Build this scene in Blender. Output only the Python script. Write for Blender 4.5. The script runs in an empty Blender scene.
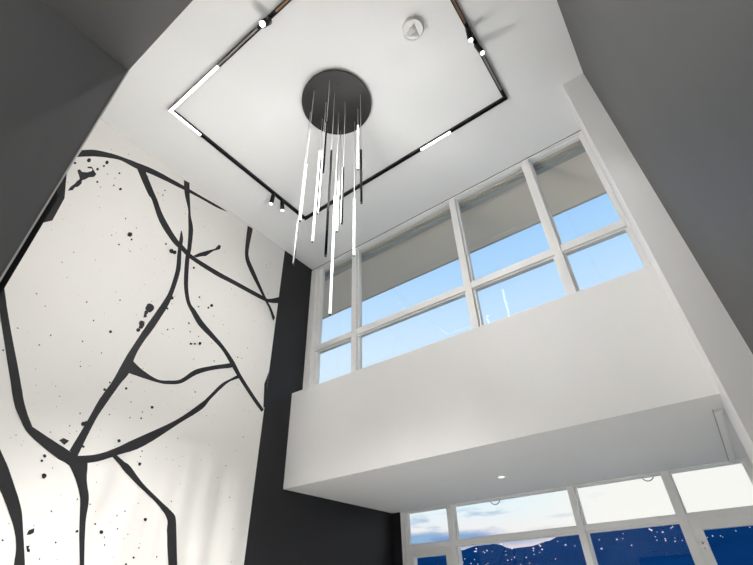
import bpy, bmesh, math, random
from mathutils import Vector, Matrix

random.seed(7)
SC = bpy.context.scene
COL = SC.collection

# ------------------------------------------------------------------ materials
def principled(name, color, rough=0.6, metal=0.0, spec=0.5, emit=None, estr=0.0):
    m = bpy.data.materials.new(name); m.use_nodes = True
    b = m.node_tree.nodes['Principled BSDF']
    b.inputs['Base Color'].default_value = (*color, 1)
    b.inputs['Roughness'].default_value = rough
    b.inputs['Metallic'].default_value = metal
    b.inputs['Specular IOR Level'].default_value = spec
    if emit:
        b.inputs['Emission Color'].default_value = (*emit, 1)
        b.inputs['Emission Strength'].default_value = estr
    return m

def noisy(name, c1, c2, scale, rough, spec=0.5, bump=0.0, stretch=(1, 1, 1), rough2=None):
    m = principled(name, c1, rough, spec=spec)
    nt = m.node_tree; N = nt.nodes; L = nt.links
    b = N['Principled BSDF']
    tc = N.new('ShaderNodeTexCoord'); mp = N.new('ShaderNodeMapping')
    mp.inputs['Scale'].default_value = stretch
    no = N.new('ShaderNodeTexNoise'); no.inputs['Scale'].default_value = scale
    no.inputs['Detail'].default_value = 5
    mx = N.new('ShaderNodeMix'); mx.data_type = 'RGBA'
    mx.inputs['A'].default_value = (*c1, 1); mx.inputs['B'].default_value = (*c2, 1)
    L.new(tc.outputs['Object'], mp.inputs['Vector']); L.new(mp.outputs['Vector'], no.inputs['Vector'])
    L.new(no.outputs['Fac'], mx.inputs['Factor']); L.new(mx.outputs['Result'], b.inputs['Base Color'])
    if rough2 is not None:
        mr = N.new('ShaderNodeMapRange')
        mr.inputs['To Min'].default_value = rough; mr.inputs['To Max'].default_value = rough2
        L.new(no.outputs['Fac'], mr.inputs['Value']); L.new(mr.outputs['Result'], b.inputs['Roughness'])
    if bump:
        bp = N.new('ShaderNodeBump'); bp.inputs['Strength'].default_value = bump
        bp.inputs['Distance'].default_value = 0.003
        L.new(no.outputs['Fac'], bp.inputs['Height']); L.new(bp.outputs['Normal'], b.inputs['Normal'])
    return m

def emitter(name, color, strength, base=(0.9, 0.9, 0.9)):
    return principled(name, base, 0.4, emit=color, estr=strength)

def front_only(m):
    m.cycles.emission_sampling = 'FRONT'; return m

def glass_mat(name):
    m = bpy.data.materials.new(name); m.use_nodes = True
    nt = m.node_tree; N = nt.nodes; L = nt.links
    for n in list(N): N.remove(n)
    out = N.new('ShaderNodeOutputMaterial'); mix = N.new('ShaderNodeMixShader')
    tr = N.new('ShaderNodeBsdfTransparent'); gl = N.new('ShaderNodeBsdfGlossy')
    tr.inputs['Color'].default_value = (0.985, 0.995, 0.99, 1)
    gl.inputs['Roughness'].default_value = 0.0
    lw = N.new('ShaderNodeLayerWeight'); lw.inputs['Blend'].default_value = 0.5
    pw = N.new('ShaderNodeMath'); pw.operation = 'POWER'; pw.inputs[1].default_value = 4.5
    ma = N.new('ShaderNodeMath'); ma.operation = 'MULTIPLY_ADD'
    ma.inputs[1].default_value = 0.9; ma.inputs[2].default_value = 0.012
    L.new(lw.outputs['Facing'], pw.inputs[0]); L.new(pw.outputs[0], ma.inputs[0])
    L.new(ma.outputs[0], mix.inputs['Fac']); L.new(tr.outputs[0], mix.inputs[1])
    L.new(gl.outputs[0], mix.inputs[2]); L.new(mix.outputs[0], out.inputs['Surface'])
    return m

def plank_mat(name):
    m = principled(name, (0.5, 0.38, 0.26), 0.45)
    nt = m.node_tree; N = nt.nodes; L = nt.links; b = N['Principled BSDF']
    tc = N.new('ShaderNodeTexCoord'); br = N.new('ShaderNodeTexBrick')
    br.inputs['Scale'].default_value = 1.0; br.inputs['Brick Width'].default_value = 1.4
    br.inputs['Row Height'].default_value = 0.16; br.inputs['Mortar Size'].default_value = 0.003
    br.inputs['Color1'].default_value = (0.70, 0.685, 0.66, 1); br.inputs['Color2'].default_value = (0.66, 0.64, 0.61, 1)
    br.inputs['Mortar'].default_value = (0.22, 0.17, 0.12, 1)
    L.new(tc.outputs['Object'], br.inputs['Vector']); L.new(br.outputs['Color'], b.inputs['Base Color'])
    return m

M = {}
M['white'] = noisy('white paint', (0.775, 0.77, 0.76), (0.805, 0.80, 0.79), 3.0, 0.62, 0.25)
M['ceil'] = noisy('ceiling paint', (0.90, 0.90, 0.89), (0.92, 0.92, 0.91), 2.0, 0.7, 0.2)
M['frame'] = principled('window frame vinyl', (0.90, 0.89, 0.875), 0.38)
M['valley'] = noisy('pale valley ground', (0.50, 0.46, 0.40), (0.42, 0.40, 0.35), 0.02, 0.95, 0.0)
M['hall'] = noisy('grey hallway paint', (0.125, 0.125, 0.126), (0.14, 0.14, 0.141), 1.3, 0.55, 0.4)
M['char'] = noisy('charcoal paint', (0.040, 0.040, 0.041), (0.051, 0.051, 0.052), 1.3, 0.50, 0.45, stretch=(1, 1, 0.25), rough2=0.62)
M['black'] = noisy('black satin paint', (0.010, 0.010, 0.0115), (0.013, 0.013, 0.0145), 6.0, 0.45, 0.25)
M['mural'] = noisy('mural paper', (0.765, 0.74, 0.705), (0.80, 0.78, 0.75), 1.1, 0.6, 0.3)
M['ink'] = noisy('mural ink', (0.013, 0.013, 0.0145), (0.020, 0.020, 0.022), 4.0, 0.5, 0.2)
M['blackmetal'] = principled('black anodised metal', (0.005, 0.005, 0.0055), 0.4, spec=0.25)
M['disc'] = principled('glossy bronze black plate', (0.017, 0.0155, 0.014), 0.5, spec=0.25)
M['greymetal'] = principled('grey metal', (0.34, 0.33, 0.31), 0.4, metal=0.4)
M['copper'] = principled('copper', (0.25, 0.14, 0.08), 0.35, metal=0.6)
M['cable'] = principled('satin silver cable', (0.74, 0.73, 0.71), 0.4)
M['opal'] = emitter('opal lit diffuser', (1.0, 0.985, 0.97), 1.4)
M['opaldim'] = principled('opal unlit diffuser', (0.09, 0.09, 0.088), 0.45)
M['opalmid'] = principled('opal unlit diffuser, pale', (0.50, 0.495, 0.48), 0.4)
M['tube'] = principled('matt black tube', (0.004, 0.004, 0.004), 0.6, spec=0.08)
M['led'] = emitter('led strip diffuser', (1.0, 0.985, 0.96), 4.0)
M['lens'] = emitter('spot lens', (1.0, 0.97, 0.92), 5.0)
M['plastic'] = principled('white plastic', (0.84, 0.83, 0.81), 0.4)
M['grille'] = principled('grey grille plastic', (0.58, 0.57, 0.56), 0.5)
M['glass'] = glass_mat('window glass')
M['soffit'] = noisy('exterior soffit board', (0.80, 0.695, 0.58), (0.84, 0.735, 0.62), 2.5, 0.75, 0.2)
M['fascia'] = principled('exterior fascia', (0.52, 0.48, 0.42), 0.6)
M['greyband'] = principled('grey shade cassette', (0.42, 0.41, 0.38), 0.5)
M['bead'] = principled('pale corner bead', (0.55, 0.55, 0.54), 0.5)
M['floor'] = plank_mat('oak plank')
M['roof'] = noisy('roof membrane', (0.45, 0.45, 0.44), (0.5, 0.5, 0.49), 8, 0.8)
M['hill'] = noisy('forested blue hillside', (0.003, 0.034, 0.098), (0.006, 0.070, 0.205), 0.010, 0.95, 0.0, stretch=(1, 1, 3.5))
M['townlight'] = emitter('warm town light', (1.0, 0.80, 0.66), 0.75)

for k in ('opal', 'led', 'lens'): front_only(M[k])

# ------------------------------------------------------------------ mesh helpers
class MB:
    def __init__(self): self.bm = bmesh.new(); self.mi = 0
    def _tag(self, faces):
        for f in faces: f.material_index = self.mi
    def box(self, x0, x1, y0, y1, z0, z1, bevel=0.0):
        b2 = bmesh.new()
        bmesh.ops.create_cube(b2, size=1)
        for v in b2.verts:
            v.co = Vector(((x0 + x1) / 2 + v.co.x * (x1 - x0), (y0 + y1) / 2 + v.co.y * (y1 - y0), (z0 + z1) / 2 + v.co.z * (z1 - z0)))
        if bevel:
            bmesh.ops.bevel(b2, geom=b2.edges[:], offset=bevel, segments=2, affect='EDGES', profile=0.7)
        self._merge(b2); return self
    def _merge(self, b2, smooth=False):
        vm = {v: self.bm.verts.new(v.co) for v in b2.verts}
        for f in b2.faces:
            try:
                n = self.bm.faces.new([vm[v] for v in f.verts]); n.material_index = self.mi; n.smooth = smooth
            except ValueError: pass
        b2.free()
    def lathe(self, origin, axis, profile, seg=32, smooth=True):
        """profile: list of (distance along axis, radius)"""
        a = Vector(axis).normalized(); o = Vector(origin)
        t = Vector((0, 0, 1)) if abs(a.z) < 0.9 else Vector((1, 0, 0))
        u = a.cross(t).normalized(); w = a.cross(u)
        rings = []
        for d, r in profile:
            c = o + a * d
            if r < 1e-6: rings.append([self.bm.verts.new(c)])
            else: rings.append([self.bm.verts.new(c + (u * math.cos(k * 2 * math.pi / seg) + w * math.sin(k * 2 * math.pi / seg)) * r) for k in range(seg)])
        for A, B in zip(rings, rings[1:]):
            for k in range(seg):
                q = [A[k % len(A)], A[(k + 1) % len(A)], B[(k + 1) % len(B)], B[k % len(B)]]
                q2 = []
                for v in q:
                    if v not in q2: q2.append(v)
                if len(q2) > 2:
                    f = self.bm.faces.new(q2); f.material_index = self.mi; f.smooth = smooth
        return self
    def cyl(self, p0, p1, r, seg=20):
        d = Vector(p1) - Vector(p0); L = d.length; e = min(r * 0.12, L * 0.2)
        return self.lathe(p0, d, [(0, 0), (0, r - e), (e, r), (L - e, r), (L, r - e), (L, 0)], seg)
    def halfcyl(self, x, y, z0, z1, r, a0, a1, seg=10):
        pts = [(x + r * math.cos(a0 + (a1 - a0) * k / seg), y + r * math.sin(a0 + (a1 - a0) * k / seg)) for k in range(seg + 1)]
        lo = [self.bm.verts.new((p[0], p[1], z0)) for p in pts]; hi = [self.bm.verts.new((p[0], p[1], z1)) for p in pts]
        for k in range(seg):
            f = self.bm.faces.new((lo[k], lo[k + 1], hi[k + 1], hi[k])); f.smooth = True
        self.bm.faces.new((lo[-1], lo[0], hi[0], hi[-1]))
        self.bm.faces.new(list(reversed(lo))); self.bm.faces.new(hi)
        return self
    def prism(self, poly, axis, lo, hi):
        """poly in the two other axes, extruded along axis between lo and hi"""
        def P(p, t):
            return {'x': (t, p[0], p[1]), 'y': (p[0], t, p[1]), 'z': (p[0], p[1], t)}[axis]
        A = [self.bm.verts.new(P(p, lo)) for p in poly]; B = [self.bm.verts.new(P(p, hi)) for p in poly]
        n = len(poly)
        fs = [self.bm.faces.new(A), self.bm.faces.new(list(reversed(B)))]
        for k in range(n): fs.append(self.bm.faces.new((A[k], A[(k + 1) % n], B[(k + 1) % n], B[k])))
        self._tag(fs); return self
    def torus(self, c, axis, R, r, seg=40, sub=10):
        a = Vector(axis).normalized(); c = Vector(c)
        t = Vector((0, 0, 1)) if abs(a.z) < 0.9 else Vector((1, 0, 0))
        u = a.cross(t).normalized(); w = a.cross(u); rings = []
        for k in range(seg):
            d = u * math.cos(k * 2 * math.pi / seg) + w * math.sin(k * 2 * math.pi / seg)
            rings.append([self.bm.verts.new(c + d * (R + r * math.cos(j * 2 * math.pi / sub)) + a * r * math.sin(j * 2 * math.pi / sub)) for j in range(sub)])
        for k in range(seg):
            A, B = rings[k], rings[(k + 1) % seg]
            for j in range(sub):
                f = self.bm.faces.new((A[j], A[(j + 1) % sub], B[(j + 1) % sub], B[j])); f.smooth = True
        return self
    def build(self, name, mat, parent=None, recalc=True, **props):
        if recalc: bmesh.ops.recalc_face_normals(self.bm, faces=self.bm.faces[:])
        off = Vector((0, 0, 0))
        p = parent
        while p is not None: off += p.location; p = p.parent
        if off.length: bmesh.ops.translate(self.bm, verts=self.bm.verts[:], vec=-off)
        me = bpy.data.meshes.new(name); self.bm.to_mesh(me); self.bm.free()
        for m in (mat if isinstance(mat, (list, tuple)) else [mat]): me.materials.append(m)
        o = bpy.data.objects.new(name, me); COL.objects.link(o)
        if parent is not None: o.parent = parent
        for k, v in props.items(): o[k] = v
        return o

def empty(name, loc, **props):
    o = bpy.data.objects.new(name, None); COL.objects.link(o); o.location = loc
    o.empty_display_size = 0.1
    for k, v in props.items(): o[k] = v
    return o

def struct(name, mb, mat, label=None, parent=None):
    o = mb.build(name, mat, parent)
    if parent is None: o['kind'] = 'structure'
    if label: o['label'] = label
    return o

# ------------------------------------------------------------------ dimensions (metres)
XL, XR = -3.90, 0.43        # left (mural) wall, right wall
XP = 0.222                  # window side of the white pier
CEIL = 5.80
YP = 3.14                   # front of the pier
YB = 3.62                   # front of the white bulkhead
YU = 3.81                   # room face of the upper window
YL = 5.75                   # room face of the lower window
ZB0, ZB1 = 2.60, 3.708      # bulkhead bottom and top
HX, HY, HZ = -0.882, 0.111, 2.70   # hallway corner: left wall, mouth, ceiling

# ------------------------------------------------------------------ room shell
struct('floor', MB().box(XL - 0.2, 0.75, -3.2, 6.1, -0.15, 0), M['floor'])
struct('ceiling', MB().box(XL - 0.2, 0.70, -0.09, 3.92, CEIL, CEIL + 0.2), M['ceil'])
struct('wall_left', MB().box(XL - 0.2, XL, -0.09, 3.92, 0, CEIL).box(XL - 0.2, XL, 3.92, 6.0, 0, ZB1 - 0.06), M['black'])
struct('wall_left_return', MB().box(XL, -3.775, 5.735, 5.87, 0, ZB0), M['black'])
struct('wall_right', MB().box(XR, XR + 0.2, -3.2, 3.96, 0, CEIL), M['char'])
struct('wall_pier', MB().box(XP, XR, YP, 3.96, 0, CEIL), M['white'])
struct('wall_far_right', MB().box(0.335, 0.63, 3.96, 6.0, 0, 2.62), M['white'])
# wall over the hallway mouth, and the wall beside it
struct('wall_back', MB().box(XL, XR, HY - 0.2, HY, HZ + 0.02, CEIL).box(XL, HX - 0.012, HY - 0.2, HY, 0, HZ + 0.02), M['white'])
struct('ceiling_hall', MB().box(HX, XR, -3.2, HY - 0.001, HZ, HZ + 0.02), M['hall'])
struct('wall_hall_left', MB().box(HX - 0.012, HX, -3.2, HY - 0.0028, 0, HZ), M['hall'])
struct('wall_hall_end', MB().box(HX - 0.2, XR + 0.2, -3.4, -3.2, 0, HZ), M['hall'])
struct('trim_1', MB().box(HX - 0.011, HX + 0.0015, HY - 0.0028, HY + 0.0005, 0, HZ, bevel=0.0006), M['bead'],
       'thin pale corner bead along the end of the dark hallway wall')
d1 = empty('door_1', (-1.4, HY, 0), kind='structure', label='black door frame beside the end of the dark hallway wall')
dz = 2.215
c = MB().box(HX - 0.05, HX - 0.0035, HY, HY + 0.0105, 0, dz).box(-1.89, -1.84, HY, HY + 0.0145, 0, dz).box(-1.84, HX - 0.05, HY, HY + 0.0145, dz - 0.05, dz)
c.build('door_frame', M['blackmetal'], d1)
MB().box(-1.84, HX - 0.05, HY, HY + 0.006, 0, dz - 0.05).build('door_leaf', M['black'], d1)

# white bulkhead between the two windows
struct('wall_bulkhead', MB().box(XL, XP, YB, 3.80, ZB0, ZB1).box(XL, XP, 3.80, 5.87, ZB0, ZB1 - 0.06).box(XP, 0.335, 3.96, 5.87, ZB0, ZB1 - 0.06), M['white'],
       'white boxed bulkhead spanning between the upper and lower windows')
struct('trim_2', MB().box(0.156, 0.208, 3.95, 5.72, 2.575, 2.60, bevel=0.002), M['white'],
       'white boxed channel under the right end of the bulkhead')
struct('trim_5', MB().box(0.1505, 0.156, 3.95, 5.72, 2.588, 2.60), M['greymetal'], 'dark joint line beside the white channel under the bulkhead')

# ------------------------------------------------------------------ upper window
w1 = empty('window_1', (-1.84, YU, ZB1), kind='structure', label='white framed upper window above the white bulkhead')
ZH = 5.768
fr = MB()
fr.box(XL, XP, YU, YU + 0.10, ZH, CEIL)                      # head
fr.box(XL, -3.80, YU - 0.015, YU + 0.10, ZB1 - 0.05, ZH).box(-3.80, -3.735, YU + 0.02, YU + 0.10, ZB1 - 0.05, ZH)
fr.box(0.196, XP, YU, YU + 0.10, ZB1 - 0.05, ZH)
fr.box(XL, XP, YU, YU + 0.10, ZB1 - 0.06, ZB1 - 0.01)        # sill
fr.build('window_frame', M['frame'], w1)
MB().box(XL, XP, YU - 0.004, YU + 0.001, CEIL - 0.006, CEIL).build('shadow_gap', M['blackmetal'], w1)
MA, MB_, MC = -3.06, -1.44, -0.448
MX = [(MA, -1), (MB_, 0), (MC, 1)]
for x, _ in MX:
    MB().box(x - 0.038, x + 0.038, YU - 0.012, YU + 0.085, ZB1 - 0.05, ZH, bevel=0.004).build('mullion', M['frame'], w1)
spans = [(-3.735, MA - 0.038), (MA + 0.038, MB_ - 0.038), (MB_ + 0.038, MC - 0.038), (MC + 0.038, 0.196)]
for a, b in spans:
    t = MB().box(a, b, YU - 0.004, YU + 0.085, 4.318, 4.40, bevel=0.004)
    t.build('transom', M['frame'], w1)
    for z0, z1 in ((ZB1 - 0.05, 4.318), (4.40, ZH)):
        s = MB(); e = 0.022
        s.box(a, a + e, YU + 0.03, YU + 0.09, z0, z1).box(b - e, b, YU + 0.03, YU + 0.09, z0, z1)
        s.box(a + e, b - e, YU + 0.03, YU + 0.09, z1 - e * 0.5, z1).box(a + e, b - e, YU + 0.03, YU + 0.09, z0, z0 + e)
        s.build('glazing_bead', M['frame'], w1)
        MB().box(a + e * 0.5, b - e * 0.5, YU + 0.058, YU + 0.064, z0 + e * 0.5, z1 - e * 0.5).build('pane', M['glass'], w1)

# ------------------------------------------------------------------ lower window
w2 = empty('window_2', (-1.84, YL, 0), kind='structure', label='white framed lower window below the white bulkhead')
fr = MB()
fr.box(-3.775, 0.335, YL, YL + 0.11, ZB0 - 0.012, ZB0)
fr.box(-3.775, -3.725, YL, YL + 0.11, 0, ZB0 - 0.012).box(-3.725, -3.698, YL + 0.03, YL + 0.11, 0, ZB0 - 0.012)
fr.box(0.262, 0.335, YL, YL + 0.11, 0, ZB0 - 0.012)
fr.box(-3.725, 0.262, YL, YL + 0.11, 0, 0.12)
fr.build('window_frame', M['frame'], w2)
MXL = [-3.000, -1.414, -0.427]
for x in MXL:
    MB().box(x - 0.036, x + 0.036, YL - 0.02, YL + 0.11, 0.12, ZB0 - 0.005, bevel=0.004).build('mullion', M['frame'], w2)
spl = [(-3.698, MXL[0] - 0.036, True), (MXL[0] + 0.036, MXL[1] - 0.036, False), (MXL[1] + 0.036, MXL[2] - 0.036, False), (MXL[2] + 0.036, 0.262, True)]
ZT0, ZT1 = 2.135, 2.187
for i, (a, b, sash) in enumerate(spl):
    MB().box(a, b, YL - 0.004, YL + 0.11, ZT0, ZT1, bevel=0.004).build('transom', M['frame'], w2)
    e = 0.014
    s = MB().box(a, a + e, YL + 0.04, YL + 0.10, ZT1, ZB0 - 0.012).box(b - e, b, YL + 0.04, YL + 0.10, ZT1, ZB0 - 0.012)
    s.box(a + e, b - e, YL + 0.04, YL + 0.10, ZT1, ZT1 + e).box(a + e, b - e, YL + 0.04, YL + 0.10, ZB0 - 0.022, ZB0 - 0.012)
    s.build('glazing_bead', M['frame'], w2)
    MB().box(a + e / 2, b - e / 2, YL + 0.066, YL + 0.072, ZT1 + e / 2, ZB0 - 0.017).build('pane', M['glass'], w2)
    e = 0.088 if sash else 0.016; y0 = YL + 0.006 if sash else YL + 0.04
    s = MB().box(a, a + e, y0, YL + 0.10, 0.12, ZT0, bevel=0.003).box(b - e, b, y0, YL + 0.10, 0.12, ZT0, bevel=0.003)
    s.box(a + e, b - e, y0, YL + 0.10, ZT0 - e, ZT0, bevel=0.003).box(a + e, b - e, y0, YL + 0.10, 0.12, 0.12 + e, bevel=0.003)
    so = s.build('sash' if sash else 'glazing_bead', M['frame'], w2)
    MB().box(a + e / 2, b - e / 2, YL + 0.066, YL + 0.072, 0.12 + e / 2, ZT0 - e / 2).build('pane', M['glass'], w2)
    if i == 3:
        MB().box(a + 0.040, a + 0.054, YL - 0.004, YL + 0.008, 1.925, 1.945, bevel=0.003).box(a + 0.044, a + 0.052, YL - 0.002, YL + 0.008, 1.885, 1.900, bevel=0.002).build('latch', M['greymetal'], so)

# ------------------------------------------------------------------ exterior just outside the windows
struct('roof_overhang', MB().box(-9.0, 5.0, 3.92, 4.905, 5.755, 6.0), M['soffit'], 'grey roof overhang outside above the upper window')
struct('trim_3', MB().box(-9.0, 5.0, 4.905, 4.938, 5.750, 6.02), M['fascia'], 'narrow fascia along the outer edge of the grey roof overhang')
struct('trim_4', MB().box(-9.0, 5.0, 3.97, 4.05, 5.700, 5.756, bevel=0.004).box(-9.0, 5.0, 3.93, 3.97, 5.728, 5.756, bevel=0.004), M['greyband'],
       'grey stepped band between the upper window head and the roof overhang')
struct('roof_lower', MB().box(-9.0, 5.0, 5.88, 6.25, 2.75, 2.9).box(XL, 0.6, 3.92, 5.88, ZB1 - 0.05, ZB1 - 0.03), M['roof'], 'flat lower roof outside below the upper window')

# ------------------------------------------------------------------ mural
INK_STROKES = [[[(0.4992,5.259),(0.4951,5.145)],[(0.5884,5.3604),(0.6131,5.2767)],[(0.7285,5.4519),(0.7327,5.3772)],[(0.8499,5.5081),(0.8447,5.4462)],[(1.016,5.5714),(1.0113,5.4748)],[(1.2002,5.6302),(1.1884,5.541)],[(1.542,5.6858),(1.5348,5.6215)],[(1.8077,5.7179),(1.7967,5.6735)],[(2.0233,5.7495),(2.0148,5.7053)],[(2.1781,5.7606),(2.1761,5.7551)]],[[(0.9925,5.4973),(1.0805,5.5401)],[(1.203,5.2546),(1.2516,5.331)],[(1.2715,5.2014),(1.3164,5.2565)],[(1.4232,4.99),(1.4446,5.0909)],[(1.6266,4.8338),(1.65,4.9154)],[(1.7462,4.7956),(1.7737,4.8596)],[(1.8731,4.7537),(1.8974,4.8116)],[(2.219,4.7307),(2.2314,4.8003)],[(2.4906,4.7459),(2.5049,4.8096)],[(2.9422,4.7636),(2.9571,4.8272)],[(3.0926,4.7967),(3.043,4.8325)],[(3.212,4.8539),(3.212,4.9532)]],[[(1.5192,5.7708),(1.5942,5.7893)],[(1.5782,5.5874),(1.6448,5.6127)],[(1.6775,5.3943),(1.7079,5.4041)],[(1.7066,5.2899),(1.7403,5.3119)],[(1.7576,5.1122),(1.8095,5.1562)],[(1.8076,4.8635),(1.8532,4.8951)],[(1.8212,4.7063),(1.8694,4.738)],[(1.8845,4.4146),(1.9294,4.4479)],[(1.9442,4.2612),(1.9811,4.2947)],[(1.9922,4.1827),(2.0272,4.2142)],[(2.0521,4.1236),(2.0878,4.1741)],[(2.1726,4.0141),(2.2129,4.0816)],[(2.3593,3.9317),(2.3851,3.9898)],[(2.5082,3.861),(2.539,3.9052)],[(2.6502,3.7466),(2.6931,3.7927)],[(2.7759,3.6355),(2.818,3.6711)],[(3.0083,3.4573),(3.0471,3.492)],[(3.1769,3.3426),(3.2079,3.3807)]],[[(1.6769,5.0404),(1.6855,5.0469)],[(1.6912,4.9224),(1.7309,4.9512)],[(1.7159,4.7454),(1.7572,4.7736)],[(1.7535,4.5429),(1.8028,4.5741)],[(1.7614,4.3557),(1.8106,4.3982)],[(1.7534,4.1948),(1.8067,4.2115)],[(1.7267,4.0675),(1.7937,4.0659)],[(1.6954,3.939),(1.7615,3.9259)],[(1.6409,3.7309),(1.7183,3.7456)],[(1.6093,3.5945),(1.6778,3.6117)],[(1.5692,3.4138),(1.6435,3.4499)],[(1.5453,3.263),(1.637,3.2629)],[(1.5237,3.1425),(1.5994,3.1545)],[(1.4923,3.0264),(1.5619,3.0326)],[(1.4726,2.9496),(1.5394,2.9464)],[(1.4493,2.798),(1.5038,2.8013)],[(1.4009,2.5372),(1.4693,2.5086)]],[[(1.5514,3.2991),(1.6288,3.4084)],[(1.6176,3.2655),(1.6573,3.3611)],[(1.7147,3.2617),(1.757,3.3275)]],[[(0.2697,3.9365),(0.3109,3.9668)],[(0.5009,3.5358),(0.5331,3.5732)],[(0.6082,3.3369),(0.6687,3.3308)],[(0.8265,2.9527),(0.8844,2.9734)],[(0.9353,2.7663),(0.991,2.7899)],[(1.0086,2.6785),(1.0895,2.6604)],[(1.1006,2.5891),(1.1312,2.6343)],[(1.3121,2.481),(1.3154,2.5665)],[(1.4168,2.4452),(1.4565,2.5171)],[(1.4553,2.4188),(1.5463,2.4943)],[(1.528,2.3315),(1.5938,2.3606)],[(1.5898,2.2322),(1.6543,2.2361)],[(1.6481,2.0615),(1.6808,2.1034)],[(1.6934,1.9381),(1.7193,1.9714)],[(1.7637,1.7595),(1.7909,1.7603)]],[[(1.6159,3.2707),(1.638,3.3797)],[(1.7147,3.2617),(1.757,3.3275)],[(1.9147,3.2664),(1.906,3.2955)],[(2.0252,3.2869),(2.0151,3.3223)],[(2.1508,3.3431),(2.1279,3.3741)],[(2.2887,3.4841),(2.2531,3.521)],[(2.4626,3.5985),(2.4359,3.6361)],[(2.6388,3.6853),(2.5997,3.7223)],[(2.7023,3.7224),(2.6791,3.7663)]],[[(1.4591,2.5102),(1.493,2.4582)],[(1.6047,2.5537),(1.6229,2.5018)],[(1.7309,2.6307),(1.7645,2.5804)],[(1.8642,2.7358),(1.9575,2.697)],[(2.1838,2.9829),(2.2333,2.9685)],[(2.4024,3.2162),(2.4295,3.1591)],[(2.4665,3.3003),(2.5049,3.293)],[(2.5885,3.4814),(2.6505,3.5025)],[(2.6975,3.5828),(2.7507,3.5896)],[(2.7783,3.6581),(2.8509,3.6488)]],[[(1.7155,2.5633),(1.7517,2.5786)],[(1.8009,2.5091),(1.8281,2.5417)],[(1.8638,2.464),(1.8928,2.5146)],[(2.0103,2.3786),(2.0368,2.4068)],[(2.1907,2.2813),(2.218,2.3041)],[(2.3209,2.1785),(2.3693,2.2221)],[(2.3487,2.0915),(2.4131,2.1653)],[(2.3931,1.9499),(2.4761,1.9694)],[(2.4574,1.7791),(2.5347,1.7813)]],[[(0.9097,2.4241),(0.9317,2.5086)],[(1.0131,2.2903),(1.0219,2.4078)],[(1.0812,2.2115),(1.0723,2.3519)],[(1.1818,2.0928),(1.1892,2.1997)],[(1.2653,1.9778),(1.2556,2.1013)],[(1.3079,1.8915),(1.3225,1.9627)],[(1.3252,1.8287),(1.3735,1.8535)],[(1.3501,1.7478),(1.4187,1.7498)]],[[(2.5133,5.7648),(2.6035,5.7729)],[(2.5417,5.4037),(2.603,5.4198)],[(2.5832,5.2071),(2.6296,5.2701)],[(2.6942,5.0602),(2.7421,5.1283)],[(2.9775,4.7874),(3.0052,4.8183)],[(3.0735,4.6966),(3.1035,4.7278)],[(3.1656,4.5528),(3.1922,4.6087)]]]
INK_BLOTS = [[(0.5519,4.9982),(0.5639,5.0268),(0.5915,5.0131),(0.6272,5.0408),(0.6519,5.0797),(0.6589,5.1038),(0.646,5.1182),(0.616,5.0932),(0.6072,5.1091),(0.6381,5.1401),(0.6726,5.1098),(0.7033,5.0856),(0.6971,5.0406),(0.6592,4.9946),(0.6441,4.9517),(0.6254,4.92),(0.6338,4.8766),(0.623,4.8252),(0.6037,4.7984),(0.5987,4.7534),(0.5691,4.7179),(0.5701,4.7722),(0.5886,4.8391),(0.5913,4.8715),(0.6037,4.9181),(0.5865,4.9487),(0.5703,4.9685)],[(0.4929,4.8938),(0.576,4.6244),(0.5816,4.3397),(0.5196,4.2571),(0.4661,4.1849),(0.4465,4.5533)],[(1.8981,4.809),(1.9604,4.8965),(2.031,4.9741),(2.1364,5.0848),(2.1715,5.1763),(2.2048,5.1749),(2.1983,5.1178),(2.1216,5.036),(2.0473,4.9072),(2.0028,4.8744),(1.9371,4.8125)],[(1.3053,2.593),(1.3281,2.6155),(1.3733,2.605),(1.3516,2.5687)],[(1.3367,1.9721),(1.339,1.9995),(1.3669,2.0158),(1.3755,1.9895),(1.3589,1.9774)],[(1.3596,1.9097),(1.3814,1.914),(1.3781,1.8982),(1.391,1.8916),(1.3947,1.8751),(1.3778,1.8781)],[(3.2054,3.8522),(3.1615,3.6762),(3.1936,3.3942),(3.212,3.4102)],[(1.5977,3.8239),(1.5877,3.8994),(1.6253,3.9304),(1.6252,3.8894)],[(1.5968,3.7225),(1.5948,3.7773),(1.6315,3.7612),(1.6205,3.7114)],[(1.4211,2.747),(1.4365,2.7791),(1.4744,2.7609),(1.4564,2.7242)]]
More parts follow.
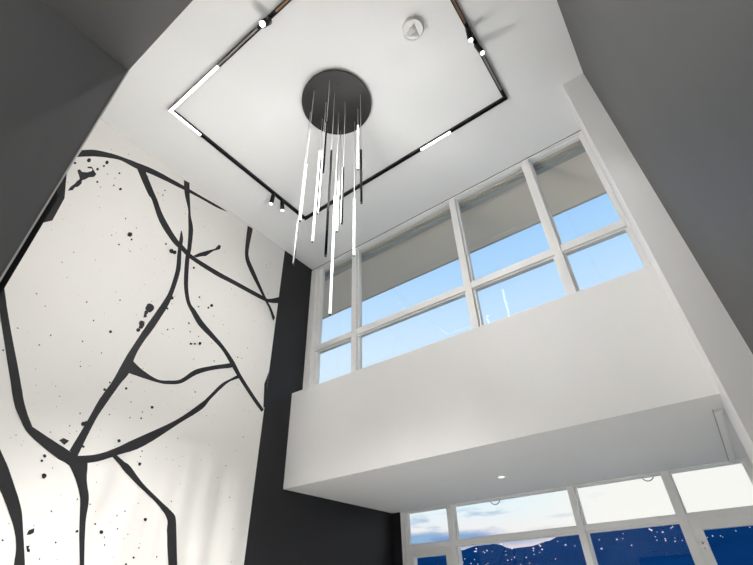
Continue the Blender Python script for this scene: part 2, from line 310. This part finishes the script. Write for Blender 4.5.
INK_DROPS = [[1.6496,4.7133,0.0236,0.0162,0.0079,-0.0278],[1.6863,4.718,0.0208,0.0142,0.0068,-0.0243],[1.6246,3.9536,0.0398,0.0206,0.0133,-0.0438],[1.6094,3.8526,0.0145,0.0072,0.005,-0.0159],[1.6021,3.7639,0.0267,0.0128,0.0091,-0.0291],[1.6012,3.7246,0.0177,0.0083,0.0061,-0.0193],[1.5893,3.686,0.0175,0.0081,0.006,-0.0191],[1.8049,4.1722,0.0203,0.011,0.0062,-0.022],[1.7948,4.0344,0.0109,0.0056,0.0033,-0.0117],[1.3659,3.5641,0.0118,0.0054,0.0046,-0.0134],[2.2673,4.3192,0.0193,0.0102,0.0046,-0.0193],[2.2343,4.2722,0.0118,0.0062,0.0029,-0.0119],[2.1188,4.2268,0.0091,0.0047,0.0023,-0.0093],[2.1025,4.3425,0.008,0.0044,0.0021,-0.0083],[2.0619,3.9839,0.0097,0.0046,0.0026,-0.0099],[2.0975,3.899,0.0076,0.0034,0.002,-0.0076],[2.139,3.7729,0.0129,0.0055,0.0033,-0.0127],[2.1835,3.792,0.0098,0.0042,0.0024,-0.0097],[2.2377,3.82,0.0169,0.0073,0.0041,-0.0162],[2.204,3.89,0.0067,0.003,0.0016,-0.0066],[1.8598,3.8156,0.0078,0.0037,0.0023,-0.0082],[2.7326,3.8546,0.0092,0.0037,0.0016,-0.0082],[2.4472,3.6969,0.0071,0.0028,0.0015,-0.0065],[1.6553,3.1221,0.0107,0.0035,0.0035,-0.0109],[0.9552,3.3427,0.0051,0.0023,0.0024,-0.0063],[1.1873,3.3888,0.0057,0.0024,0.0024,-0.0067],[1.3595,3.3496,0.0045,0.0018,0.0017,-0.0051],[1.2029,3.6027,0.0059,0.0029,0.0025,-0.007],[1.0944,3.7399,0.0057,0.0031,0.0025,-0.0071],[1.3434,3.8944,0.0065,0.0035,0.0025,-0.0077],[0.8304,3.5587,0.0037,0.0019,0.0019,-0.0049],[0.7197,3.111,0.0049,0.002,0.0027,-0.0063],[1.4885,3.0571,0.0114,0.0038,0.0041,-0.012],[1.5086,3.1281,0.007,0.0024,0.0025,-0.0074],[1.736,2.6886,0.0135,0.0031,0.0043,-0.0129],[1.4859,2.5857,0.0092,0.002,0.0034,-0.0092],[1.4262,2.7499,0.017,0.0044,0.0064,-0.0175],[1.2541,2.4691,0.0106,0.0022,0.0044,-0.011],[1.2487,2.4338,0.0086,0.0017,0.0036,-0.009],[1.3753,2.8199,0.0055,0.0016,0.0021,-0.0059],[1.1903,2.9032,0.0039,0.0013,0.0017,-0.0043],[1.1367,2.9688,0.0032,0.0011,0.0014,-0.0036],[1.2282,2.6348,0.0045,0.0011,0.0019,-0.0047],[1.3005,2.3393,0.0155,0.0027,0.0062,-0.0158],[1.5319,1.9422,0.0064,0.0005,0.0023,-0.0058],[1.6459,2.0214,0.0089,0.0008,0.003,-0.008],[1.8189,2.0306,0.0146,0.0012,0.0044,-0.0129],[1.7557,2.0784,0.0072,0.0007,0.0023,-0.0064],[1.9329,2.0628,0.0061,0.0005,0.0017,-0.0053],[1.2142,1.932,0.0055,0.0004,0.0023,-0.0055],[2.0749,1.8372,0.0094,0.0004,0.0025,-0.0076],[2.1364,2.148,0.0145,0.0015,0.0037,-0.0119],[2.1213,1.8825,0.0089,0.0005,0.0023,-0.0071],[1.9292,3.0312,0.0135,0.004,0.0039,-0.0129],[1.8616,2.9125,0.0086,0.0023,0.0025,-0.0082],[1.765,2.8906,0.0058,0.0016,0.0018,-0.0056],[1.9623,2.5476,0.0144,0.0028,0.0041,-0.0129],[1.9507,2.6511,0.0068,0.0014,0.0019,-0.0063],[1.9513,2.6057,0.0051,0.001,0.0014,-0.0046],[1.7329,3.0234,0.005,0.0015,0.0016,-0.0049],[2.3128,3.3024,0.0075,0.0024,0.0018,-0.0068],[1.9449,4.6638,0.0124,0.0078,0.0035,-0.0138],[2.0996,4.3436,0.0092,0.005,0.0024,-0.0095],[1.5684,4.76,0.01,0.0071,0.0035,-0.0121],[0.5924,5.1927,0.0151,0.0156,0.0087,-0.0242],[0.7344,5.3047,0.014,0.0143,0.0075,-0.0217],[0.506,5.0621,0.0088,0.009,0.0054,-0.0144],[0.7259,5.2393,0.0084,0.0085,0.0045,-0.0131],[0.6908,5.1534,0.0105,0.0104,0.0057,-0.0163],[0.7411,5.0049,0.0082,0.0077,0.0044,-0.0125],[0.9514,5.0886,0.0115,0.0105,0.0055,-0.0167],[0.8784,5.2723,0.0082,0.008,0.0041,-0.0122],[0.8824,5.0828,0.0064,0.0059,0.0032,-0.0095],[0.788,5.17,0.0047,0.0046,0.0025,-0.0071],[1.2022,4.6292,0.0206,0.0152,0.0087,-0.0268],[1.1462,4.4537,0.0073,0.0052,0.0032,-0.0096],[1.2348,4.584,0.0086,0.0063,0.0036,-0.0111],[1.1069,4.7819,0.0059,0.0047,0.0026,-0.008],[1.2617,4.4454,0.0051,0.0035,0.0021,-0.0065],[1.0541,4.5105,0.0047,0.0035,0.0021,-0.0064],[1.3623,5.4391,0.007,0.0064,0.0027,-0.0095],[1.358,5.3541,0.007,0.0062,0.0027,-0.0093]]

def crom(P, n=5):
    out = []
    for i in range(len(P) - 1):
        p0 = P[max(i - 1, 0)]; p1 = P[i]; p2 = P[i + 1]; p3 = P[min(i + 2, len(P) - 1)]
        for k in range(n):
            t = k / n
            out.append(tuple(0.5 * (2 * b + (c - a) * t + (2 * a - 5 * b + 4 * c - d) * t * t + (3 * b - a - 3 * c + d) * t ** 3) for a, b, c, d in zip(p0, p1, p2, p3)))
    out.append(P[-1]); return out

YM = 3.210
mu = MB(); mu.mi = 0
mu.box(XL + 0.0005, XL + 0.004, HY + 0.001, YM, 0.0, CEIL - 0.001)
mu.mi = 1
XI0 = XI = XL + 0.0052
def clampyz(y, z): return (min(y, YM - 0.0005), min(z, CEIL - 0.0015))
for si, s in enumerate(INK_STROKES):
    XI = XI0 + 0.00012 * si
    Lp = crom([p[0] for p in s], 4); Rp = crom([p[1] for p in s], 4)
    jl = [0.0] * len(Lp)
    for k in range(1, len(Lp) - 1): jl[k] = random.uniform(-1, 1)
    A = []; B = []
    for k, (l, r) in enumerate(zip(Lp, Rp)):
        w = max(math.dist(l, r), 1e-4); j = 0.012 * w * jl[k]
        dx, dy = (r[0] - l[0]) / w, (r[1] - l[1]) / w
        A.append(mu.bm.verts.new((XI, *clampyz(l[0] - dx * j, l[1] - dy * j)))); B.append(mu.bm.verts.new((XI, *clampyz(r[0] + dx * j, r[1] + dy * j))))
    for k in range(len(A) - 1):
        f = mu.bm.faces.new((A[k], B[k], B[k + 1], A[k + 1])); f.material_index = 1
XI = XI0 + 0.0014
for pl in INK_BLOTS:
    f = mu.bm.faces.new([mu.bm.verts.new((XI + 0.0002, *clampyz(*p))) for p in pl]); f.material_index = 1
for cy, cz, ay, az, by, bz in INK_DROPS:
    vs = []
    for k in range(12):
        t = k * math.pi / 6; q = 1 + random.uniform(-0.12, 0.12)
        vs.append(mu.bm.verts.new((XI + 0.0004, *clampyz(cy + q * (ay * math.cos(t) + by * math.sin(t)), cz + q * (az * math.cos(t) + bz * math.sin(t))))))
    f = mu.bm.faces.new(vs); f.material_index = 1
for _ in range(420):                     # fine specks of ink
    cy = random.uniform(0.35, 3.15); cz = random.uniform(0.9, 5.6); r = random.choice((0.0022, 0.003, 0.003, 0.004, 0.006))
    if cz > 5.55 and cy > 2.6: continue
    vs = [mu.bm.verts.new((XI + 0.0003, cy + r * math.cos(k * math.pi / 4) * random.uniform(0.7, 1.2), cz + r * math.sin(k * math.pi / 4) * random.uniform(0.7, 1.2))) for k in range(8)]
    f = mu.bm.faces.new(vs); f.material_index = 1
mural = mu.build('wall_mural', [M['mural'], M['ink']], None, recalc=False,
                 label='white wall mural of branching black ink lines and splatters on the left wall', category='mural', kind='thing')

# ------------------------------------------------------------------ ceiling track
TX0, TX1, TY0, TY1 = -3.197, -0.311, 0.885, 2.908
TW = 0.0185                  # half width
tr = empty('track_rail', (-1.75, 1.9, CEIL), label='black rectangular light track fixed around the white ceiling', category='track light rail')
def rail(ax, c, a, b):
    """U channel, open below"""
    def bx(mb, u0, u1, a0, a1, z0, z1):
        return mb.box(a0, a1, u0, u1, z0, z1) if ax == 'x' else mb.box(u0, u1, a0, a1, z0, z1)
    m = MB()
    bx(m, c - TW, c - TW + 0.0075, a, b, CEIL - 0.03, CEIL)
    bx(m, c + TW - 0.0075, c + TW, a, b, CEIL - 0.03, CEIL)
    bx(m, c - TW + 0.0075, c + TW - 0.0075, a, b, CEIL - 0.012, CEIL)
    r = m.build('rail', M['blackmetal'], tr)
    return r, bx
r1, bx1 = rail('x', TY0, TX0 - TW, TX1 + TW)
r2, bx2 = rail('x', TY1, TX0 - TW, TX1 + TW)
r3, bx3 = rail('y', TX0, TY0 + TW, TY1 - TW)
r4, bx4 = rail('y', TX1, TY0 + TW, TY1 - TW)
bx1(MB(), TY0 - 0.009, TY0 + 0.009, -2.415, -1.86, CEIL - 0.016, CEIL - 0.012).build('lit_channel_strip', M['greymetal'], r1)  # grey colour stands in for light on the channel's inner base
bx1(MB(), TY0 - 0.009, TY0 + 0.009, -1.62, -1.25, CEIL - 0.016, CEIL - 0.012).build('contact_strip', M['copper'], r1)
bx4(MB(), TX1 - 0.009, TX1 + 0.009, 1.45, 1.99, CEIL - 0.016, CEIL - 0.012).build('contact_strip', M['copper'], r4)
bx4(MB(), TX1 - 0.009, TX1 + 0.009, 2.32, 2.80, CEIL - 0.016, CEIL - 0.012).build('lit_channel_strip', M['greymetal'], r4)  # lit channel base put into the colour here too

def module(ax, c, a, b, label):
    mid = ((a + b) / 2, c, CEIL - 0.03) if ax == 'x' else (c, (a + b) / 2, CEIL - 0.03)
    t = empty('ceiling_linear_light', mid, label=label, category='linear light', group='linear light modules in the ceiling track')
    w = 0.0135
    def bx(mb, u0, u1, a0, a1, z0, z1):
        return mb.box(a0, a1, u0, u1, z0, z1) if ax == 'x' else mb.box(u0, u1, a0, a1, z0, z1)
    bx(MB(), c - 0.010, c + 0.010, a, b, CEIL - 0.0305, CEIL - 0.0121).build('housing', M['blackmetal'], t)
    bx(MB(), c - w, c + w, a, b, CEIL - 0.036, CEIL - 0.0305).build('diffuser', M['led'], t)
module('x', TY0, TX0 - TW + 0.003, -2.417, 'long lit linear light in the near left corner, parallel to the windows')
module('y', TX0, TY0 + TW + 0.002, 1.255, 'short lit linear light in the track corner, running along the mural wall')
module('x', TY1, -1.357, -0.966, 'short lit linear light in the track side nearest the upper window')

def spot(p0, p1, r, label, power, cone=60):
    p0 = Vector(p0); p1 = Vector(p1); d = (p1 - p0).normalized()
    t = empty('track_spotlight', p0, label=label, category='spotlight', group='black cylinder spotlights on the ceiling track')
    MB().cyl(p0 - Vector((0, 0, 0.0)), (p0.x, p0.y, CEIL - 0.018), 0.007, 12).build('bracket', M['blackmetal'], t)
    L = (p1 - p0).length
    b0 = p0 - d * 0.012
    MB().lathe(b0, d, [(0, 0), (0, r * 0.9), (r * 0.1, r), (L + 0.012, r), (L + 0.012, r * 0.80), (L - 0.004, r * 0.78), (L - 0.004, 0)], 28).build('body', M['blackmetal'], t)
    MB().lathe(p0 + d * (L - 0.004), d, [(0, 0), (0.0, r * 0.76), (0.012, r * 0.74), (0.017, r * 0.5), (0.019, 0)], 24).build('lens', M['lens'], t)
    ld = bpy.data.lights.new('spot_lamp', 'SPOT'); ld.energy = power; ld.spot_size = math.radians(cone); ld.spot_blend = 0.9
    ld.shadow_soft_size = 0.03; ld.color = (1.0, 0.99, 0.97)
    lo = bpy.data.objects.new('spot_lamp', ld); COL.objects.link(lo)
    lo.location = p1 + d * 0.03; lo.rotation_euler = d.to_track_quat('-Z', 'Y').to_euler()
SPW = 45
spot((-3.197, 2.337, 5.745), (-3.232, 2.350, 5.624), 0.026, 'left one of the two black spotlights hanging from the track beside the mural', 35)
spot((-3.197, 2.490, 5.745), (-3.212, 2.522, 5.636), 0.026, 'right one of the two black spotlights hanging from the track beside the mural', 35)
spot((-0.311, 2.040, 5.745), (-0.325, 2.075, 5.629), 0.026, 'upper of the two black spotlights on the track side by the dark wall', SPW)
spot((-0.311, 2.215, 5.745), (-0.291, 2.247, 5.630), 0.026, 'lower of the two black spotlights on the track side by the dark wall', SPW)
spot((-1.716, 0.890, 5.745), (-1.7275, 0.853, 5.633), 0.034, 'single black spotlight on the near track side, its lens glaring at the viewer', SPW)

# ------------------------------------------------------------------ pendant chandelier
DC = Vector((-1.7636, 1.886, 5.765)); DR = 0.3635
ch = empty('pendant_chandelier', (DC.x, DC.y, CEIL), label='cluster chandelier of slim vertical light tubes hanging from a round black ceiling plate', category='chandelier')
MB().lathe((DC.x, DC.y, CEIL), (0, 0, -1), [(0, 0), (0, DR - 0.02), (0.012, DR - 0.02), (0.013, DR), (0.033, DR), (0.035, DR - 0.003), (0.035, 0)], 96, smooth=False).build('canopy', M['disc'], ch)
for sx, sy in ((-1.9545, 1.700), (-1.600, 1.720)):
    MB().lathe((sx, sy, 5.766), (0, 0, -1), [(0, 0), (0, 0.008), (0.003, 0.007), (0.004, 0)], 16).build('screw', M['blackmetal'], ch)
# x, y, tube top, tube bottom, radius, facing of the lit half (degrees)
TUBE_W = 5.6
RODS = [
    (-1.849, 1.632, 4.591, 3.919, 0.0096, -75, 250, 1),
    (-2.039, 1.781, 4.140, 3.679, 0.0102, -120, 180, 2),
    (-1.994, 1.920, 5.208, 3.990, 0.0102, -46, 250, 1),
    (-1.834, 1.796, 4.789, 4.121, 0.0098, 50, 180, 1),
    (-1.643, 1.638, 5.028, 4.347, 0.0100, 165, 190, 1),
    (-1.691, 1.771, 4.797, 3.576, 0.0102, 134, 180, 1),
    (-1.930, 2.149, 4.915, 4.241, 0.0096, -80, 250, 1),
    (-1.668, 1.911, 4.684, 3.998, 0.0100, 190, 180, 1),
    (-1.802, 1.966, 4.455, 3.215, 0.0100, -60, 250, 1),
    (-1.740, 2.159, 4.542, 3.862, 0.0094, -46, 250, 1),
    (-1.617, 2.059, 5.469, 4.778, 0.0096, -46, 250, 1),
    (-1.493, 1.945, 4.831, 4.148, 0.0100, 140, 180, 1),
]
proto = {}
for x, y, z1, z0, r, ang, span, lit in RODS:
    hw = span / 2
    rod = MB().halfcyl(x, y, z0, z1, r, math.radians(ang + hw), math.radians(ang + 360 - hw)).build('light_tube', M['tube'], ch)
    MB().halfcyl(x, y, z0 + 0.002, z1 - 0.002, r * 0.98, math.radians(ang - hw), math.radians(ang + hw), 14).build('diffuser', (M['opaldim'], M['opal'], M['opalmid'])[lit], rod)
    MB().cyl((x, y, z0 - 0.012), (x, y, z0 - 0.0005), r * 0.85, 14).build('end_cap', M['blackmetal'], rod)
    MB().cyl((x, y, z1 + 0.0005), (x, y, z1 + 0.010), r * 0.8, 14).build('end_cap', M['blackmetal'], rod)
    MB().cyl((x, y, z1 + 0.010), (x, y, 5.7645), 0.0030, 10).build('cable', M['cable'], rod)

# each lit tube throws its light outward over the arc of its diffuser
for x, y, z1, z0, r, ang, span, lit in RODS:
    if lit != 1: continue
    offs = (-62, 62) if span > 200 else (0,)
    for da in offs:
        a = math.radians(ang + da); n = Vector((math.cos(a), math.sin(a), 0))
        ld = bpy.data.lights.new('tube_lamp', 'AREA'); ld.shape = 'RECTANGLE'; ld.size = 0.06; ld.size_y = z1 - z0 - 0.02
        ld.energy = TUBE_W * (z1 - z0); ld.color = (1.0, 0.985, 0.965)
        o = bpy.data.objects.new('tube_lamp', ld); COL.objects.link(o)
        o.location = Vector((x, y, (z0 + z1) / 2)) + n * (r + 0.004)
        o.rotation_euler = Matrix((n.cross(Vector((0, 0, 1))), Vector((0, 0, 1)), -n)).transposed().to_euler()

# ------------------------------------------------------------------ ceiling detector
cx, cy = -0.724, 1.742
de = empty('ceiling_detector', (cx, cy, CEIL), label='round white detector with a triangular grille on the ceiling', category='smoke detector')
MB().lathe((cx, cy, CEIL), (0, 0, -1), [(0, 0), (0, 0.098), (0.038, 0.098), (0.045, 0.094), (0.045, 0.086), (0.042, 0.084), (0.042, 0)], 56, smooth=False).build('housing', M['plastic'], de)
g = MB(); ca = Vector((0.80, 0.60, 0)); cb = Vector((-0.60, 0.80, 0))
for i in range(-8, 9):
    for j in range(-8, 9):
        u, v = i * 0.0115 + (j % 2) * 0.0057, j * 0.0100
        if v < -0.050 or v > 0.072 or abs(u) > (0.072 - v) * 0.60: continue
        p = Vector((cx, cy, 0)) + ca * u - cb * v
        g.cyl((p.x, p.y, CEIL - 0.0415), (p.x, p.y, CEIL - 0.0465), 0.0040, 8)
g.build('grille', M['grille'], de)

# ------------------------------------------------------------------ bulkhead downlight
dlx, dly = -1.831, 4.765
dl = empty('recessed_downlight', (dlx, dly, ZB0), label='small round white downlight in the underside of the bulkhead', category='downlight')
MB().lathe((dlx, dly, ZB0), (0, 0, -1), [(0, 0), (0, 0.058), (0.006, 0.057), (0.009, 0.050), (0.009, 0.042), (0.004, 0.038), (0.004, 0)], 40, smooth=False).build('trim_ring', M['plastic'], dl)
MB().lathe((dlx, dly, ZB0 - 0.0045), (0, 0, -1), [(0, 0), (0, 0.037), (0.002, 0.034), (0.003, 0)], 32).build('lens', emitter('downlight lens', (1, 0.97, 0.92), 1.2), dl)

# ------------------------------------------------------------------ dark ring fittings outside the lower window
for x, lab in ((-2.453, 'grey ring hanging outside at the top of the wide left pane'), (-0.622, 'grey ring hanging outside at the top of the pane under the right mullion')):
    z = 2.60 + 0.028 if x < -1 else 2.635
    t = empty('hanging_ring', (x, 6.0, 2.75), label=lab, category='ring', group='rings hanging outside the lower window')
    MB().torus((x, 6.0, z), (0.33, -0.86, -0.40), 0.064, 0.0055).build('ring', M['greymetal'], t)
    MB().cyl((x, 6.0, z + 0.058), (x, 6.0, 2.75), 0.005, 8).build('stem', M['greymetal'], t)

# ------------------------------------------------------------------ landscape
def ridge_el(az):
    T = [(-75, 4.6), (-45, 4.9), (-32, 4.9), (-29, 5.02), (-26.8, 5.2), (-23.9, 5.47), (-22.7, 5.5), (-21.2, 5.0), (-19.1, 5.12), (-16.1, 5.85), (-14, 5.92), (-12.9, 6.1), (-8.3, 6.5), (-4.6, 6.7), (1.2, 6.5), (20, 5.8), (45, 4.5)]
    for (a, b), (c, d) in zip(T, T[1:]):
        if a <= az <= c:
            t = (az - a) / (c - a); t = t * t * (3 - 2 * t); return b + (d - b) * t
    return 4.5
hb = MB(); rows = []
NA, NR = 240, 26
for i in range(NA + 1):
    az = -70 + 110 * i / NA; row = []
    for j in range(NR + 1):
        u = j / NR; r = 500 + 700 * u
        el = -6 + (ridge_el(az) + 6) * (u ** 0.55)
        a = math.radians(az)
        n = 2.0 * math.sin(az * 1.9 + j * 1.3) * math.sin(j * 0.9 + az * 0.7) + random.uniform(-1.2, 1.2) * (0.7 if j == NR else 1)
        row.append(hb.bm.verts.new((r * math.sin(a), r * math.cos(a), 1.5 + r * math.tan(math.radians(el)) + n)))
    rows.append(row)
for i in range(NA):
    for j in range(NR):
        f = hb.bm.faces.new((rows[i][j], rows[i][j + 1], rows[i + 1][j + 1], rows[i + 1][j])); f.smooth = True
struct('hills', hb, M['hill'], 'dark blue hills on the horizon outside the lower window')
def hill_at(az, u):
    r = 500 + 700 * u; el = -6 + (ridge_el(az) + 6) * (u ** 0.55); a = math.radians(az)
    return Vector((r * math.sin(a), r * math.cos(a), 1.5 + r * math.tan(math.radians(el)) + 3.4))
tl = MB()
for _ in range(130):
    az = random.choice((random.uniform(-35, 6), random.gauss(-4.5, 2.2), random.gauss(-22, 5), random.uniform(-10, 5)))
    u = random.uniform(0.70, 0.985)
    p = hill_at(az, u); s = random.choice((0.45, 0.6, 0.6, 0.8, 1.2))
    tl.box(p.x - s, p.x + s, p.y - s, p.y + s, p.z - s * 0.8, p.z + s * 0.8)
t = tl.build('town_lights', M['townlight']); t['kind'] = 'stuff'; t['label'] = 'scattered pale town lights dotted over the dark blue hills'; t['category'] = 'lights'
# valley ground far below, seen only where the hills begin
gb = MB().box(-1500, 1500, 60, 1600, -120, -118); struct('ground', gb, M['valley'])

# ------------------------------------------------------------------ sky
w = bpy.data.worlds.new('World'); SC.world = w; w.use_nodes = True
nt = w.node_tree; N = nt.nodes; L = nt.links
bg = N['Background']
tc = N.new('ShaderNodeTexCoord'); nv = N.new('ShaderNodeVectorMath'); nv.operation = 'NORMALIZE'
L.new(tc.outputs['Generated'], nv.inputs[0])
sx = N.new('ShaderNodeSeparateXYZ'); L.new(nv.outputs[0], sx.inputs[0])
asn = N.new('ShaderNodeMath'); asn.operation = 'ARCSINE'; L.new(sx.outputs['Z'], asn.inputs[0])
mr = N.new('ShaderNodeMapRange'); L.new(asn.outputs[0], mr.inputs['Value'])
mr.inputs['From Min'].default_value = math.radians(-10); mr.inputs['From Max'].default_value = math.radians(90)
def lin(r, g, b):
    f = lambda v: ((v / 255 + 0.055) / 1.055) ** 2.4 if v / 255 > 0.04045 else v / 255 / 12.92
    return (f(r), f(g), f(b), 1)
ramp = N.new('ShaderNodeValToRGB'); cr = ramp.color_ramp
stops = [(-10, (0.42, 0.41, 0.40, 1)), (-0.5, (0.30, 0.31, 0.33, 1)), (0.5, lin(240, 214, 205)), (5.0, lin(250, 226, 218)), (7.0, lin(240, 238, 240)), (9.5, lin(228, 243, 250)), (18, lin(226, 241, 253)),
         (27, lin(212, 234, 255)), (36, lin(178, 216, 253)), (46, lin(140, 192, 246)), (90, lin(100, 160, 230))]
while len(cr.elements) < len(stops): cr.elements.new(0.5)
for e, (d, c) in zip(cr.elements, stops): e.position = (d + 10) / 100; e.color = c
L.new(mr.outputs[0], ramp.inputs[0])
# clouds: flattened noise, only low over the hills and mainly to the left
mp = N.new('ShaderNodeMapping'); mp.inputs['Scale'].default_value = (7, 7, 34); mp.inputs['Location'].default_value = (3.1, 0.4, 0.7)
no = N.new('ShaderNodeTexNoise'); no.inputs['Scale'].default_value = 1.0; no.inputs['Detail'].default_value = 6
L.new(nv.outputs[0], mp.inputs['Vector']); L.new(mp.outputs['Vector'], no.inputs['Vector'])
def mapr(src, a, b, c=0.0, d=1.0):
    m = N.new('ShaderNodeMapRange'); m.interpolation_type = 'SMOOTHSTEP'; L.new(src, m.inputs['Value'])
    m.inputs['From Min'].default_value = a; m.inputs['From Max'].default_value = b; m.inputs['To Min'].default_value = c; m.inputs['To Max'].default_value = d
    return m.outputs[0]
def mul(a, b):
    m = N.new('ShaderNodeMath'); m.operation = 'MULTIPLY'; L.new(a, m.inputs[0]); L.new(b, m.inputs[1]); return m.outputs[0]
def add(a, b, k):
    m = N.new('ShaderNodeMath'); m.operation = 'MULTIPLY_ADD'; L.new(b, m.inputs[0]); m.inputs[1].default_value = k; L.new(a, m.inputs[2]); return m.outputs[0]
azr = N.new('ShaderNodeMath'); azr.operation = 'ARCTAN2'; L.new(sx.outputs['X'], azr.inputs[0]); L.new(sx.outputs['Y'], azr.inputs[1])
R = math.radians
low = add(asn.outputs[0], no.outputs['Fac'], -0.060)      # elevation pushed about by noise
band = mul(mapr(low, R(5.4), R(4.2)), mapr(asn.outputs[0], R(4.6), R(6.2)))
cloud = mul(band, mapr(azr.outputs[0], R(-14), R(-21)))
wisp = mul(mul(mapr(no.outputs['Fac'], 0.56, 0.68), mapr(asn.outputs[0], R(10.5), R(8.0))), mapr(azr.outputs[0], R(-12), R(-20), 0.30, 0.8))
mx = N.new('ShaderNodeMix'); mx.data_type = 'RGBA'; L.new(cloud, mx.inputs['Factor'])
# warm bright patch of sunset sky to the right
warm = mul(mapr(azr.outputs[0], R(-24), R(-8)), mapr(asn.outputs[0], R(16), R(9)))
mw = N.new('ShaderNodeMix'); mw.data_type = 'RGBA'; L.new(warm, mw.inputs['Factor']); L.new(ramp.outputs[0], mw.inputs['A']); mw.inputs['B'].default_value = (0.93, 0.91, 0.87, 1)
L.new(mw.outputs['Result'], mx.inputs['A']); mx.inputs['B'].default_value = lin(122, 156, 206)
m3 = N.new('ShaderNodeMix'); m3.data_type = 'RGBA'; L.new(wisp, m3.inputs['Factor']); L.new(mx.outputs['Result'], m3.inputs['A']); m3.inputs['B'].default_value = lin(150, 185, 215)
L.new(m3.outputs['Result'], bg.inputs['Color']); bg.inputs['Strength'].default_value = 1.06

# ------------------------------------------------------------------ lamps
def lamp(kind, loc, power, color=(1, 0.99, 0.97), aim=(0, 0, -1), **kw):
    ld = bpy.data.lights.new('room_and_fill_lamp', kind); ld.energy = power; ld.color = color
    for k, v in kw.items(): setattr(ld, k, v)
    o = bpy.data.objects.new('room_and_fill_lamp', ld); COL.objects.link(o); o.location = loc
    o.rotation_euler = Vector(aim).to_track_quat('-Z', 'Y').to_euler(); return o
# unseen spot lamps, added along the track line to brighten the room by bounce
for p, a in (((-1.15, 0.885, 5.60), (-0.3, 0.16, -1)), ((-0.65, 0.885, 5.60), (-0.25, 0.16, -1)), ((-0.311, 1.15, 5.60), (-0.45, 0.24, -1)), ((-0.311, 1.55, 5.60), (-0.45, 0.10, -1))):
    lamp('SPOT', p, 920, aim=a, spot_size=math.radians(60), spot_blend=1.0, shadow_soft_size=0.04)
for y in (-1.15, -2.3):  # added hallway lamps without fittings, to lift the grey hall surfaces
    lamp('SPOT', (-0.2, y, 2.66), 600, spot_size=math.radians(105), spot_blend=0.8, shadow_soft_size=0.05)
lamp('SPOT', (dlx, dly, 2.57), 60, spot_size=math.radians(130), spot_blend=0.8, shadow_soft_size=0.04)

lamp('SPOT', (0.25, -1.2, 2.64), 45, aim=(-1.1, 0.75, -0.45), spot_size=math.radians(110), spot_blend=1.0, shadow_soft_size=0.05)  # added unseen lamp that brightens the left hallway wall


# ------------------------------------------------------------------ camera
RM = ((0.80559308, 0.591869, -0.02666225), (0.37227098, -0.47066318, 0.79993155), (-0.46090575, 0.6543449, 0.59949866))
cd = bpy.data.cameras.new('Camera'); cam = bpy.data.objects.new('Camera', cd); COL.objects.link(cam)
mat = Matrix((RM[0], RM[1], tuple(-v for v in RM[2]))).transposed().to_4x4(); mat.translation = Vector((0, 0, 1.5))
cam.matrix_world = mat
cd.sensor_width = 36.0; cd.lens = 438.2 / 753 * 36.0; cd.clip_start = 0.02; cd.clip_end = 5000
SC.camera = cam

# ------------------------------------------------------------------ colour management
vs = SC.view_settings
SC.display_settings.display_device = 'sRGB'
vs.view_transform = 'Standard'; vs.look = 'None'; vs.gamma = 1.0; vs.use_curve_mapping = False; vs.exposure = 0.0
SC.cycles.use_denoising = True
SC.cycles.max_bounces = 16; SC.cycles.diffuse_bounces = 8; SC.cycles.glossy_bounces = 6; SC.cycles.transparent_max_bounces = 24
SC.cycles.sample_clamp_indirect = 5.0; SC.cycles.sample_clamp_direct = 12.0
SC.cycles.caustics_reflective = False; SC.cycles.caustics_refractive = False
